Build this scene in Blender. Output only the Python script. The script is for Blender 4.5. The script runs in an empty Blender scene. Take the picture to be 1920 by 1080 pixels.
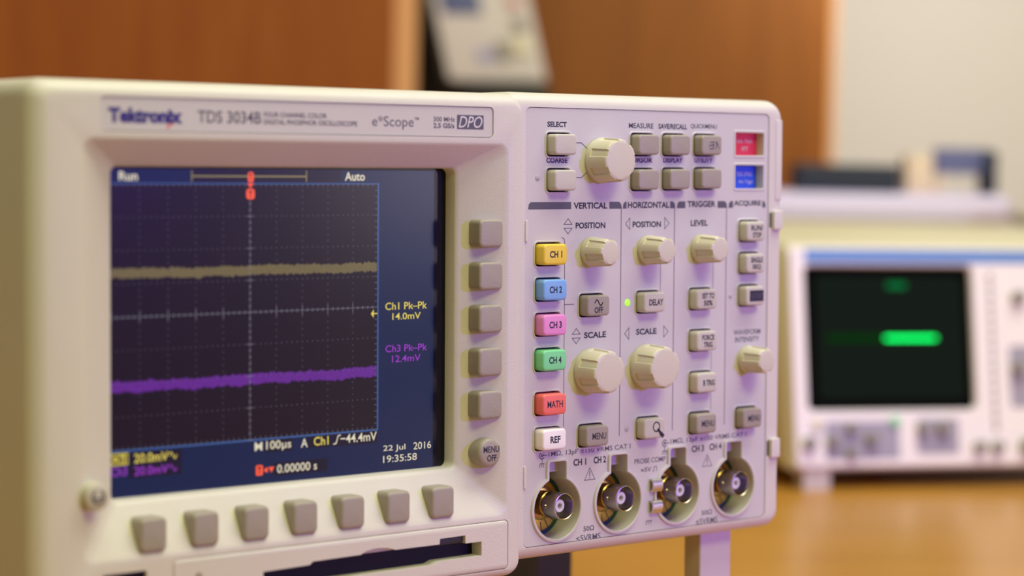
import bpy, bmesh, math, random
from mathutils import Matrix, Vector
from mathutils.geometry import tessellate_polygon

random.seed(7)
scn = bpy.context.scene
COL = scn.collection
R = math.radians
MM = 0.001

# ------------------------------------------------------------------ camera
cam_d = bpy.data.cameras.new('camera')
cam = bpy.data.objects.new('camera', cam_d)
COL.objects.link(cam)
scn.camera = cam
cam_d.sensor_width = 36.0
cam_d.lens = 82.32
cam_d.clip_start = 0.02
cam_d.clip_end = 50
M3 = Matrix(((0.75810730, 0.02791424, -0.65153213),
             (-0.65184296, 0.06206719, -0.75580977),
             (0.01934091, 0.99768154, 0.06524929)))
cam.matrix_world = Matrix.Translation((-0.375076, -0.622611, 0.923)) @ M3.to_4x4()
cam_d.dof.use_dof = True
cam_d.dof.focus_distance = 0.822
cam_d.dof.aperture_fstop = 6.2

scn.view_settings.view_transform = 'Standard'
scn.view_settings.look = 'None'
scn.view_settings.gamma = 1.0
scn.view_settings.use_curve_mapping = False
scn.view_settings.exposure = 0.0

# ------------------------------------------------------------------ light
world = bpy.data.worlds.new('room_ambient')
scn.world = world
world.use_nodes = True
wb = world.node_tree.nodes['Background']
wb.inputs[0].default_value = (1.0, 0.84, 0.42, 1)
wb.inputs[1].default_value = 0.225


def area(name, loc, target, sx, sy, power, color):
    d = bpy.data.lights.new(name, 'AREA')
    d.shape = 'RECTANGLE'
    d.size, d.size_y = sx, sy
    d.energy = power
    d.color = color
    o = bpy.data.objects.new(name, d)
    COL.objects.link(o)
    o.location = loc
    o.rotation_euler = (Vector(target) - Vector(loc)).to_track_quat('-Z', 'Y').to_euler()
    return o


PANEL = (0.20, 0.0, 0.86)
CX, CY = -0.375076, -0.622611
RV = Vector((0.757424, -0.652924, 0))
FV = Vector((0.652924, 0.757424, 0))
BROT = -0.711438
DESK = 0.72


def bpos(r_, f_, h_):
    return Vector((CX, CY, DESK)) + (RV * r_ + FV * f_ + Vector((0, 0, h_))) * MM


area('ceiling_lamp', (0.10, -0.35, 2.45), (0.15, 0.0, 0.8), 1.5, 1.0, 16.5, (1.0, 0.99, 0.84))
area('ceiling_lamp_front', (0.04, -1.30, 2.10), PANEL, 0.6, 0.4, 11.3, (0.93, 1.0, 0.36))
sp = bpy.data.lights.new('purple_spot', 'SPOT')
sp.energy = 46
sp.color = (0.21, 0.07, 1.0)
sp.spot_size = R(42)
sp.spot_blend = 1.0
sp.shadow_soft_size = 0.035
spo = bpy.data.objects.new('purple_spot', sp)
COL.objects.link(spo)
spo.location = (0.645, -1.35, 1.09)
spo.rotation_euler = (Vector((0.40, 0.0, 0.91)) - spo.location).to_track_quat('-Z', 'Y').to_euler()
area('window_light', (1.90, -2.12, 1.015), (0.1, 0, 0.88), 0.27, 0.27, 2.9, (1.0, 0.88, 0.95))
area('partition_fill_light', bpos(430, 2170, 520), bpos(330, 2420, 250), 0.25, 0.2, 1.5, (1.0, 0.93, 0.74))  # added unseen light: brightens the wall and the partition's right side
area('ceiling_lamp_rear', (0.80, -0.30, 2.1), (0.95, 0.45, 0.9), 1.0, 0.6, 12, (1.0, 0.99, 0.88))

# ------------------------------------------------------------------ materials


def mat(name, color, rough=0.45, metal=0.0, spec=0.5, emit=None, strength=1.0, bump=0.0, bscale=900.0, var=0.0):
    m = bpy.data.materials.new(name)
    m.use_nodes = True
    nt = m.node_tree
    b = nt.nodes['Principled BSDF']
    b.inputs['Base Color'].default_value = (*color, 1)
    b.inputs['Roughness'].default_value = rough
    b.inputs['Metallic'].default_value = metal
    b.inputs['Specular IOR Level'].default_value = spec
    if emit:
        b.inputs['Emission Color'].default_value = (*emit, 1)
        b.inputs['Emission Strength'].default_value = strength
    if bump or var:
        tc = nt.nodes.new('ShaderNodeTexCoord')
        n = nt.nodes.new('ShaderNodeTexNoise')
        n.inputs['Scale'].default_value = bscale
        n.inputs['Detail'].default_value = 2
        nt.links.new(tc.outputs['Object'], n.inputs['Vector'])
        if bump:
            bp = nt.nodes.new('ShaderNodeBump')
            bp.inputs['Strength'].default_value = bump
            bp.inputs['Distance'].default_value = 0.0004
            nt.links.new(n.outputs['Fac'], bp.inputs['Height'])
            nt.links.new(bp.outputs['Normal'], b.inputs['Normal'])
        if var:
            n2 = nt.nodes.new('ShaderNodeTexNoise')
            n2.inputs['Scale'].default_value = 40
            nt.links.new(tc.outputs['Object'], n2.inputs['Vector'])
            mx = nt.nodes.new('ShaderNodeMixRGB')
            mx.inputs[1].default_value = (*[c * (1 - var) for c in color], 1)
            mx.inputs[2].default_value = (*[min(1, c * (1 + var)) for c in color], 1)
            nt.links.new(n2.outputs['Fac'], mx.inputs[0])
            nt.links.new(mx.outputs[0], b.inputs['Base Color'])
    return m


def srgb(r, g, b):
    def f(c):
        c /= 255.0
        return c / 12.92 if c <= 0.04045 else ((c + 0.055) / 1.055) ** 2.4
    return (f(r), f(g), f(b))


def wood(name, c1, c2, rough, scale=(1, 1, 1), spec=0.4):
    m = bpy.data.materials.new(name)
    m.use_nodes = True
    nt = m.node_tree
    b = nt.nodes['Principled BSDF']
    tc = nt.nodes.new('ShaderNodeTexCoord')
    mp = nt.nodes.new('ShaderNodeMapping')
    mp.inputs['Scale'].default_value = scale
    n = nt.nodes.new('ShaderNodeTexNoise')
    n.inputs['Scale'].default_value = 5
    n.inputs['Detail'].default_value = 6
    n.inputs['Distortion'].default_value = 0.6
    r = nt.nodes.new('ShaderNodeValToRGB')
    r.color_ramp.elements[0].position = 0.3
    r.color_ramp.elements[1].position = 0.7
    r.color_ramp.elements[0].color = (*c1, 1)
    r.color_ramp.elements[1].color = (*c2, 1)
    nt.links.new(tc.outputs['Object'], mp.inputs['Vector'])
    nt.links.new(mp.outputs['Vector'], n.inputs['Vector'])
    nt.links.new(n.outputs['Fac'], r.inputs['Fac'])
    nt.links.new(r.outputs['Color'], b.inputs['Base Color'])
    b.inputs['Roughness'].default_value = rough
    b.inputs['Specular IOR Level'].default_value = spec
    return m


CREAM = mat('cream_plastic', (0.66, 0.625, 0.56), 0.42, bump=0.22, bscale=2300, var=0.02)
PANELM = mat('panel_plastic', (0.595, 0.57, 0.545), 0.5, bump=0.10, bscale=1500)
PLATEM = mat('name_plate_plastic', (0.585, 0.56, 0.50), 0.4)
TAUPE = mat('taupe_plastic', (0.345, 0.305, 0.25), 0.45, bump=0.15, bscale=1500)
LIGHTB = mat('light_grey_plastic', (0.55, 0.52, 0.44), 0.45, bump=0.1, bscale=1500)
KNOBM = mat('knob_plastic', (0.62, 0.58, 0.46), 0.42, bump=0.12, bscale=1500)
YEL = mat('yellow_plastic', (0.82, 0.60, 0.045), 0.4, bump=0.08, bscale=1500)
BLU = mat('blue_plastic', (0.20, 0.42, 0.80), 0.4, bump=0.08, bscale=1500)
PNK = mat('pink_plastic', (0.78, 0.27, 0.60), 0.4, bump=0.08, bscale=1500)
GRN = mat('green_plastic', (0.20, 0.70, 0.30), 0.4, bump=0.08, bscale=1500)
RED = mat('coral_plastic', (0.86, 0.16, 0.13), 0.4, bump=0.08, bscale=1500)
WHT = mat('white_plastic', (0.92, 0.88, 0.86), 0.4, bump=0.08, bscale=1500)
INK = mat('dark_print', (0.022, 0.02, 0.04), 0.6)
INKG = mat('grey_print', (0.10, 0.095, 0.125), 0.6)
INKL = mat('pale_print', (0.72, 0.68, 0.70), 0.6)
INKB = mat('blue_print', (0.03, 0.02, 0.22), 0.6)
INKR = mat('red_print', (0.75, 0.16, 0.12), 0.6)
DARK = mat('dark_cavity', (0.012, 0.011, 0.013), 0.7)
SLOTM = mat('dark_slot_plastic', (0.006, 0.003, 0.012), 0.5, spec=0.2)
BLACK = mat('black_plastic', (0.015, 0.013, 0.013), 0.45)
METAL = mat('nickel', (0.56, 0.53, 0.48), 0.16, 1.0)
BARREL = mat('nickel_olive_reflection', (0.52, 0.48, 0.38), 0.24, 1.0)  # nickel, with the dark warm room it reflects toned into the colour
TABM = mat('tin_tab', (0.62, 0.59, 0.55), 0.38, 1.0)
GOLD = mat('gold_plate', (0.70, 0.42, 0.12), 0.28, 1.0)
GOLDD = mat('brass_dark', (0.42, 0.27, 0.11), 0.25, 1.0)
GREENW = mat('green_washer', (0.005, 0.06, 0.05), 0.5)
PTFE = mat('white_insulator', (0.80, 0.76, 0.84), 0.5)
MODR = mat('red_label', (0.80, 0.035, 0.07), 0.5)
MODB = mat('blue_label', (0.02, 0.10, 0.75), 0.5)
LED = mat('green_led', (0.3, 0.8, 0.05), 0.4, emit=(0.40, 0.90, 0.03), strength=0.75)
LEDO = mat('unlit_led', (0.47, 0.44, 0.44), 0.4)
LCDK = dict(rough=0.34, spec=0.55)
LCD_EDGE = mat('lcd_black_edge', (0.004, 0.004, 0.005), 0.25, spec=0.3)
LCD_BLUE = mat('lcd_blue', (0.003, 0.003, 0.005), 0.21, spec=0.27, emit=srgb(14, 30, 68))
LCD_GRAT = mat('lcd_graticule', (0.003, 0.003, 0.003), 0.21, spec=0.27, emit=srgb(24, 13, 29))
LCD_DARK = mat('lcd_readout_box', (0.003, 0.003, 0.003), 0.21, spec=0.27, emit=srgb(24, 18, 42))


def glow(name, rgb, strength=1.0):
    return mat(name, (0.003, 0.003, 0.003), 0.21, spec=0.27, emit=srgb(*rgb), strength=strength)


G_WHITE = glow('lcd_pale_text', (222, 212, 186))
G_YEL = glow('lcd_yellow_text', (226, 206, 92))
G_YBOX = glow('lcd_yellow_box', (190, 172, 70))
G_PUR = glow('lcd_purple_text', (150, 58, 190))
G_LINE = glow('lcd_record_line', (140, 126, 84))
G_GRID = glow('lcd_grid_dots', (96, 92, 106))
G_GRIDL = glow('lcd_grid_axis', (118, 114, 126))
G_BORD = glow('lcd_blue_border', (60, 92, 150))
G_ORG = glow('lcd_orange_mark', (248, 92, 60))


def trace_mat(name, rgb, dark):
    m = glow(name, rgb)
    nt = m.node_tree
    b = nt.nodes['Principled BSDF']
    tc = nt.nodes.new('ShaderNodeTexCoord')
    n = nt.nodes.new('ShaderNodeTexNoise')
    n.inputs['Scale'].default_value = 2200
    n.inputs['Detail'].default_value = 1
    mx = nt.nodes.new('ShaderNodeMixRGB')
    mx.inputs[1].default_value = (*srgb(*dark), 1)
    mx.inputs[2].default_value = (*srgb(*rgb), 1)
    nt.links.new(tc.outputs['Object'], n.inputs['Vector'])
    nt.links.new(n.outputs['Fac'], mx.inputs[0])
    nt.links.new(mx.outputs[0], b.inputs['Emission Color'])
    return m


G_TR1 = trace_mat('lcd_yellow_trace', (122, 108, 68), (92, 80, 58))
G_TR3 = trace_mat('lcd_purple_trace', (112, 44, 158), (78, 26, 112))

DESKW = wood('desk_wood', (0.44, 0.205, 0.030), (0.50, 0.24, 0.041), 0.30, (1.2, 9, 1))
DOORW = wood('door_wood', (0.265, 0.066, 0.0095), (0.325, 0.094, 0.0125), 0.45, (9, 9, 0.8))
SIDEW = wood('side_wood', (0.20, 0.060, 0.008), (0.25, 0.078, 0.011), 0.45, (9, 9, 0.8))
EDGEW = wood('edge_band_wood', (0.72, 0.36, 0.16), (0.76, 0.40, 0.19), 0.45, (9, 9, 0.8))
WALLM = mat('wall_paint', (0.69, 0.66, 0.72), 0.9, bump=0.1, bscale=120)
FLOORM = mat('floor_lino', (0.30, 0.25, 0.20), 0.6, var=0.1)
S2BODY = mat('beige_case', (0.66, 0.60, 0.44), 0.5, bump=0.1)
S2FRONT = mat('beige_front', (0.90, 0.83, 0.88), 0.5)
S2BLUE = mat('blue_stripe_paint', (0.11, 0.25, 0.62), 0.5)
S2ZONE = mat('lavender_zone_print', (0.36, 0.33, 0.42), 0.5)
CRTM = mat('crt_glass', (0.004, 0.004, 0.005), 0.10, spec=0.0)
CRTG = mat('crt_phosphor', (0.006, 0.009, 0.007), 0.10, spec=0.0, emit=(0.002, 0.004, 0.003))
BEAM = mat('green_beam', (0.0, 0.05, 0.0), 0.5, spec=0.0, emit=(0.0, 0.72, 0.10), strength=3.6)
BEAMF = mat('faint_green_beam', (0.0, 0.02, 0.0), 0.5, spec=0.0, emit=(0.004, 0.05, 0.010), strength=0.35)
BEAMS = mat('dim_green_glow', (0.0, 0.02, 0.0), 0.5, spec=0.0, emit=(0.0, 0.16, 0.045), strength=1.0)
GREYK = mat('grey_key', (0.28, 0.26, 0.23), 0.5)
NAVY = mat('navy_cover', (0.016, 0.022, 0.05), 0.6)
BLUEC = mat('blue_cover', (0.13, 0.14, 0.34), 0.6)
PEACH = mat('peach_card', (0.80, 0.62, 0.52), 0.6)
WCASE_PURPLE = mat('white_case_purple_lit', (0.68, 0.60, 0.95), 0.4)  # white case; the purple light falling on it is put into this colour
METERF = mat('meter_face', (0.62, 0.56, 0.58), 0.5)
METERD = mat('meter_display', (0.10, 0.12, 0.28), 0.3)
METERR = mat('meter_red_key', (0.60, 0.16, 0.18), 0.5)
METERB = mat('meter_beige_key', (0.72, 0.66, 0.52), 0.5)
METERV = mat('meter_violet_key', (0.36, 0.33, 0.58), 0.5)
PALEMETAL = mat('pale_grey_plastic', (0.62, 0.56, 0.58), 0.5)

# ------------------------------------------------------------------ mesh helpers
OFF = [Vector((0, 0, 0))]        # mm, subtracted from every vertex of the thing being built


def build(name, verts, faces, m, parent=None, smooth=True, angle=35, mats=None, fmat=None):
    me = bpy.data.meshes.new(name)
    o_ = OFF[0]
    me.from_pydata([((v[0] - o_[0]) * MM, (v[1] - o_[1]) * MM, (v[2] - o_[2]) * MM) for v in verts], [], faces)
    bm = bmesh.new()
    bm.from_mesh(me)
    bmesh.ops.remove_doubles(bm, verts=bm.verts, dist=1e-7)
    bmesh.ops.recalc_face_normals(bm, faces=bm.faces)
    bm.to_mesh(me)
    bm.free()
    if smooth:
        me.polygons.foreach_set('use_smooth', [True] * len(me.polygons))
        me.set_sharp_from_angle(angle=R(angle))
    me.materials.append(m)
    o = bpy.data.objects.new(name, me)
    COL.objects.link(o)
    if parent:
        o.parent = parent
    return o


class MB:
    """collects geometry for one mesh (mm)"""

    def __init__(self):
        self.v, self.f = [], []

    def add(self, verts, faces):
        k = len(self.v)
        self.v += [tuple(p) for p in verts]
        self.f += [tuple(i + k for i in f) for f in faces]

    def loft(self, rings, cap0=False, cap1=False):
        n = len(rings[0])
        vs, fs = [], []
        for r_ in rings:
            vs += r_
        for a in range(len(rings) - 1):
            for i in range(n):
                j = (i + 1) % n
                fs.append((a * n + i, a * n + j, (a + 1) * n + j, (a + 1) * n + i))
        if cap0:
            fs.append(tuple(range(n))[::-1])
        if cap1:
            fs.append(tuple((len(rings) - 1) * n + i for i in range(n)))
        self.add(vs, fs)

    def flat(self, loops, y):
        """polygon with holes in the XZ plane at depth y"""
        vl = [[Vector((p[0], p[1], 0)) for p in l] for l in loops]
        tris = tessellate_polygon(vl)
        vs = [(p[0], y, p[1]) for l in loops for p in l]
        self.add(vs, [tuple(t) for t in tris])

    def box(self, x0, x1, y0, y1, z0, z1):
        v = [(x, y, z) for x in (x0, x1) for y in (y0, y1) for z in (z0, z1)]
        self.add(v, [(0, 1, 3, 2), (4, 6, 7, 5), (0, 4, 5, 1), (2, 3, 7, 6), (0, 2, 6, 4), (1, 5, 7, 3)])

    def out(self, name, m, parent=None, **k):
        return build(name, self.v, self.f, m, parent, **k)


def rrect(x0, x1, z0, z1, r, n=6):
    r = max(0.01, min(r, (x1 - x0) / 2 - 1e-3, (z1 - z0) / 2 - 1e-3))
    pts = []
    for cx, cz, a0 in ((x1 - r, z1 - r, 0), (x0 + r, z1 - r, 90), (x0 + r, z0 + r, 180), (x1 - r, z0 + r, 270)):
        for i in range(n + 1):
            a = R(a0 + 90 * i / n)
            pts.append((cx + r * math.cos(a), cz + r * math.sin(a)))
    return pts


def circ(cx, cz, r, n=48):
    return [(cx + r * math.cos(2 * math.pi * i / n), cz + r * math.sin(2 * math.pi * i / n)) for i in range(n)]


def at(loop, y):
    return [(p[0], y, p[1]) for p in loop]


def block(name, x0, x1, z0, z1, yb, yf, m, parent, r=1.5, bev=0.7, taper=0.0, dome=0.0):
    """rounded key cap lying in the XZ plane, front face at yf (smaller y)"""
    mb = MB()
    rings = [at(rrect(x0, x1, z0, z1, r), yb)]
    for k in range(6):
        a = math.pi / 2 * k / 5
        ins = taper + bev * (1 - math.cos(a))
        y = yf + bev * (1 - math.sin(a))
        rings.append(at(rrect(x0 + ins, x1 - ins, z0 + ins, z1 - ins, max(0.3, r - ins * 0.6)), y))
    mb.loft(rings, True, True)
    return mb.out(name, m, parent)


def lathe(mb, cx, cz, prof, n=48):
    """profile [(radius, y)] turned about the Y direction"""
    mb.loft([at(circ(cx, cz, max(r_, 0.001), n), y) for r_, y in prof])


def plate2d(name, polys, y, m, parent, thick=0.0):
    mb = MB()
    for p in polys:
        n = len(p)
        mb.add(at(p, y), [tuple(range(n))])
    return mb.out(name, m, parent, smooth=False)


def text_loops(s, bold, shear):
    c = bpy.data.curves.new('t', 'FONT')
    c.body = s
    c.size = 1.0
    c.offset = bold
    c.shear = shear
    c.resolution_u = 3
    c.fill_mode = 'FRONT'
    o = bpy.data.objects.new('t', c)
    COL.objects.link(o)
    dg = bpy.context.evaluated_depsgraph_get()
    me = bpy.data.meshes.new_from_object(o.evaluated_get(dg))
    v = [(p.co.x, p.co.y) for p in me.vertices]
    f = [tuple(p.vertices) for p in me.polygons]
    bpy.data.objects.remove(o)
    bpy.data.curves.remove(c)
    bpy.data.meshes.remove(me)
    return v, f


TXT = {}


def text(name, s, x0, x1, z0, z1, y, m, parent, bold=0.022, shear=0.0, extra=None):
    if 'M' in s:
        bold = min(bold, 0.012)
    key = (s, bold, shear)
    if key not in TXT:
        TXT[key] = text_loops(*key)
    v, f = TXT[key]
    a0, a1 = min(p[0] for p in v), max(p[0] for p in v)
    b0, b1 = min(p[1] for p in v), max(p[1] for p in v)
    kx, kz = (x1 - x0) / (a1 - a0), (z1 - z0) / (b1 - b0)
    mb = MB()
    mb.add([(x0 + (p[0] - a0) * kx, y, z0 + (p[1] - b0) * kz) for p in v], f)
    if extra:
        extra(mb)
    o = mb.out(name, m, parent, smooth=False)
    me = o.data
    if me.polygons and me.polygons[0].normal.y > 0:
        me.flip_normals()
    return o


def stroke(mb, pts, w, y, closed=False):
    """flat line of width w through (x,z) points"""
    pts = list(pts)
    if closed:
        pts = pts + [pts[0]]
    for (xa, za), (xb, zb) in zip(pts, pts[1:]):
        dx, dz = xb - xa, zb - za
        l = math.hypot(dx, dz) or 1
        nx, nz = -dz / l * w / 2, dx / l * w / 2
        ex, ez = dx / l * w / 2, dz / l * w / 2
        mb.add([(xa - ex + nx, y, za - ez + nz), (xa - ex - nx, y, za - ez - nz),
                (xb + ex - nx, y, zb + ez - nz), (xb + ex + nx, y, zb + ez + nz)], [(0, 1, 2, 3)])


def thing(name, label, cat, loc, rot=(0, 0, 0), group=None):
    o = bpy.data.objects.new(name, None)
    COL.objects.link(o)
    o.empty_display_size = 0.02
    o.location = loc
    o.rotation_euler = rot
    o['label'] = label
    o['category'] = cat
    if group:
        o['group'] = group
    return o


def tag(o, label, cat, group=None):
    o['label'] = label
    o['category'] = cat
    if group:
        o['group'] = group
    return o


def struct(o):
    o['kind'] = 'structure'
    return o


# ------------------------------------------------------------------ room: background axes follow the rear wall
def bbox(name, r0, r1, f0, f1, h0, h1, m, parent=None, bev=0.0):
    """box on the rear-wall axes; the mesh origin sits at the centre of its base"""
    mb = MB()
    dx, dy = (r1 - r0) / 2, (f1 - f0) / 2
    if bev:
        rings = []
        for k in range(5):
            a = math.pi / 2 * k / 4
            i = bev * (1 - math.sin(a))
            rings.append([(p[0], p[1], bev * (1 - math.cos(a))) for p in rrect(-dx + i, dx - i, -dy + i, dy - i, bev * 1.5, 4)])
        top = [[(p[0], p[1], (h1 - h0) - p[2]) for p in r_] for r_ in rings[::-1]]
        mb.loft(rings + top, True, True)
    else:
        mb.box(-dx, dx, -dy, dy, 0, h1 - h0)
    old = OFF[0]
    OFF[0] = Vector((0, 0, 0))
    o = mb.out(name, m, parent)
    OFF[0] = old
    p = bpos((r0 + r1) / 2, (f0 + f1) / 2, h0)
    if parent:
        q = Matrix.Translation(parent.location) @ parent.rotation_euler.to_matrix().to_4x4()
        o.matrix_local = q.inverted() @ (Matrix.Translation(p) @ Matrix.Rotation(BROT, 4, 'Z'))
    else:
        o.location = p
        o.rotation_euler = (0, 0, BROT)
    return o


struct(bbox('floor', -2500, 2500, -800, 2800, -760, -720, FLOORM))
struct(bbox('wall_back', -2500, 2500, 2660, 2800, -720, 1900, WALLM))

# desk
desk = thing('desk', 'light orange wood desk carrying both oscilloscopes', 'desk', bpos(100, 1400, -720), (0, 0, BROT))
bbox('desk_top', -1100, 1300, 480, 2500, -28, 0, DESKW, desk, 3)
for rr in (-1060, 1230):
    for ff in (520, 2430):
        bbox('leg', rr, rr + 40, ff, ff + 40, -720, -28, GREYK, desk)

# left cupboard: wide door face with a paler edge band
cup = thing('cupboard', 'orange wood cupboard at left with a pale edge band beside a black gap', 'cupboard', bpos(-550, 2120, 0), (0, 0, BROT))
bbox('door_panel', -1300, -104, 2000, 2020, 0, 900, DOORW, cup)
bbox('edge_band', -104, -85.5, 2000, 2020, 0, 900, EDGEW, cup)
bbox('side_panel', -1300, -88, 2020, 2240, 0, 900, SIDEW, cup)

rp = thing('partition', 'brown wooden partition board behind the front oscilloscope and white meter', 'partition', bpos(150, 2330, 0), (0, 0, BROT))
bbox('board', -80, 309, 2320, 2338, 0, 900, SIDEW, rp)
bbox('edge_trim', 309, 315, 2318, 2340, 0, 900, EDGEW, rp)

tag(bbox('equipment_case', -88, -46, 2100, 2230, 0, 560, BLACK, None, 2),
    'tall narrow black equipment case in the gap beside the cupboard edge', 'case')
tag(bbox('equipment_case', -45, 30, 2030, 2160, 0, 243, BLACK, None, 2),
    'low black equipment case underneath the tilted white meter', 'case')

# tilted meter standing on the low black case
ROLL = R(-13)
mp = bpos(-18, 2050, 243.2)
meter = thing('bench_meter', 'white tilted meter with blue display leaning before the black case', 'meter', mp, (0, 0, BROT))


def meter_part(name, x0, x1, z0, z1, y0, y1, m, rad=4, bev=2):
    o = block(name, x0, x1, z0, z1, y0, y1, m, meter, rad, bev)
    for v in o.data.vertices:      # lean the meter: sideways shear of a case held at an angle
        v.co = Matrix.Rotation(R(-5), 3, 'X') @ v.co
        v.co.x -= v.co.z * 0.235
    return o


meter_part('case', -45, 46, 0.3, 92, 14, -6, BLACK)
meter_part('face_plate', -39, 46, 5, 90, -5, -9, METERF)
meter_part('display', -32, 3, 63, 86, -8, -10, METERD, 2, 0.6)
meter_part('key', 27, 37, 70, 78, -8, -12, METERR, 2, 1)
meter_part('key', 27, 39, 49, 60, -8, -12, GREYK, 2, 1)
meter_part('key', 23, 38, 29, 44, -8, -12, METERB, 2, 1)
meter_part('key', 8, 20, 24, 40, -8, -12, GREYK, 2, 1)
meter_part('key', -10, 6, 22, 33, -8, -10, METERV, 2, 0.6)

# ------------------------------------------------------------------ rear analogue oscilloscope
S2ROT = BROT + R(13.7)
s2 = thing('analog_oscilloscope', 'beige analogue oscilloscope at right showing a glowing green bar on black', 'oscilloscope',
           bpos(169.3, 1350, 0), (0, 0, S2ROT))
OFF[0] = Vector((0, 0, -10.9))
LEAN = R(10)


def lean(o):
    sl, cl = math.sin(LEAN), math.cos(LEAN)
    for v in o.data.vertices:
        x, y, z = v.co
        z -= 0.0109
        v.co = (x, y * cl + z * sl, -y * sl + z * cl + 0.0109)
    return o


mb = MB()     # wedge shaped case: leaning front, long flat top
W0, W1 = -7, 262
zt = 134.5 * math.cos(LEAN)
yt = 134.5 * math.sin(LEAN)
prof = [(5, 0.2), (yt + 2.4, zt - 5), (yt + 3.6, zt - 1.6), (yt + 8, zt), (520, zt), (520, 0), (7, 0)]


def s2ring(x, i):
    c = (250, 70)
    return [(x, p[0] + (2 if p[0] < 250 else -2) * i, p[1] + (2 if p[1] < 70 else -2) * i) for p in prof]


mb.loft([s2ring(W0, 2), s2ring(W0 + 4, 0), s2ring(W1 - 2, 0), s2ring(W1, 1)], True, True)
mb.out('case', S2BODY, s2, angle=50)
mb = MB()
mb.loft([at(rrect(-3, 255, 2, 131.5, 3), 6), at(rrect(-3, 255, 2, 131.5, 3), -1), at(rrect(-2, 254, 3, 130.5, 2.5), -2)])
mb.flat([rrect(-2, 254, 3, 130.5, 2.5), rrect(5.5, 112.5, 34.5, 121.5, 4)], -2)
mb.loft([at(rrect(5.5, 112.5, 34.5, 121.5, 4), -2), at(rrect(6.5, 111.5, 35.5, 120.5, 4), 1)])
lean(mb.out('front_panel', S2FRONT, s2))
lean(plate2d('blue_stripe', [rrect(6.5, 253, 122.3, 130.4, 0.5)], -2.1, S2BLUE, s2))['label'] = 'blue stripe along the top'
crt = lean(plate2d('screen', [rrect(5, 113, 34, 122, 4)], 1.0, CRTM, s2))
lean(plate2d('phosphor', [rrect(14, 106, 42, 115, 3)], 0.8, CRTG, crt))
lean(plate2d('beam', [rrect(56, 89, 76.9, 79.0, 1)], 0.5, BEAM, crt))['label'] = 'bright green horizontal bar'
lean(plate2d('faint_beam', [rrect(20, 56, 76, 80, 1.5)], 0.6, BEAMF, crt))
lean(plate2d('glow_mark', [rrect(58.5, 71, 107.5, 111, 1.5)], 0.6, BEAMS, crt))
lean(plate2d('control_zone', [rrect(15.5, 62, 6.5, 29, 2)], -2.1, S2ZONE, s2))
lean(plate2d('control_zone', [rrect(73, 99.5, 9, 30, 2)], -2.1, S2ZONE, s2))
lean(plate2d('control_zone', [rrect(134, 160, 36, 73, 2)], -2.1, S2ZONE, s2))
lean(plate2d('column_marks', [rrect(122, 125, 22 + 6 * i, 22 + 6 * i + 4.6, 0.4) for i in range(16)], -2.1, TAUPE, s2))


def s2knob(x, z, r_, m, l=6):
    mb_ = MB()
    mb_.loft([at(circ(x, z, r_, 20), -1.5), at(circ(x, z, r_, 20), -1.5 - l * 0.7), at(circ(x, z, r_ * 0.9, 20), -1.5 - l)], False, True)
    return lean(mb_.out('knob', m, s2))


for x, z, r_ in ((5.5, 16.5, 4), (20.5, 17.4, 3.6), (32, 25, 3.2), (31.5, 10.4, 3.2), (44.4, 18.7, 4), (76.6, 24.6, 3.6), (89.5, 24.4, 4),
                 (112.1, 13.1, 3.6), (123.4, 13.0, 3.6), (143, 13.4, 5), (141, 102, 4), (139, 60, 4)):
    s2knob(x, z, r_, GREYK)
lean(block('key', 8, 14, 24.5, 30, -1, -4, METERB, s2, 1, 0.5))
lean(block('key', 57, 62, 26, 31, -1, -4, GRN, s2, 1, 0.5))['label'] = 'small green key'
OFF[0] = Vector((0, 0, 0))
for x in (11, 240):
    for y in (6, 470):
        mb = MB()
        mb.box(x - 8, x + 8, y - 5, y + 10, 0, 13)
        mb.out('foot', PALEMETAL, s2)

# things lying on top of the rear oscilloscope
TOPH = 10.9 + zt
tag(bbox('flat_case', 60, 372, 1745, 1850, TOPH, TOPH + 21, WCASE_PURPLE, None, 6),
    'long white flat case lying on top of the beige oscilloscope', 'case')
tag(bbox('cable_plug', 374, 388, 1742, 1770, TOPH, TOPH + 9, TAUPE, None, 3),
    'small dark plug lying past the right end of the long white case', 'plug')
CH = TOPH + 21
tag(bbox('notebook', 215, 292, 1775, 1835, CH, CH + 21, NAVY, None, 1.5),
    'dark navy notebook lying on the left part of the white flat case', 'notebook')
tag(bbox('card_box', 299, 320, 1790, 1820, CH, CH + 29, PEACH, None, 1.5),
    'small pale peach box between the navy notebook and blue holder', 'box')
hold = thing('holder', 'blue holder with dark right side on the right end of white case', 'holder', bpos(345, 1805, CH), (0, 0, BROT))
bbox('back_plate', 322, 366, 1800, 1808, CH + 15, CH + 35, BLUEC, hold, 1)
bbox('side_plate', 360, 369, 1790, 1825, CH, CH + 33, NAVY, hold, 1)
bbox('support', 324, 330, 1801, 1809, CH, CH + 16, PEACH, hold, 1)

# ------------------------------------------------------------------ main oscilloscope
OX, OY, OZ = 125.0, 60.0, -54.0
TILT = 0.02
RX = Matrix.Rotation(-TILT, 4, 'X')
root_loc = Vector((0, 0, 0.823263)) + (RX @ Vector((OX, OY, OZ))) * MM
osc = thing('oscilloscope', 'cream digital oscilloscope with large dark screen and coloured channel buttons in front', 'oscilloscope',
            root_loc, (-TILT, 0, 0))
OFF[0] = Vector((OX, OY, OZ))


def inset_rings(x0, x1, z0, z1, r, steps, l, ri, t, b, n=8):
    out = []
    for k, y in steps:
        out.append(at(rrect(x0 + l * k, x1 - ri * k, z0 + b * k, z1 - t * k, max(1.0, r - 0.5 * k * r), n), y))
    return out


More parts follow.
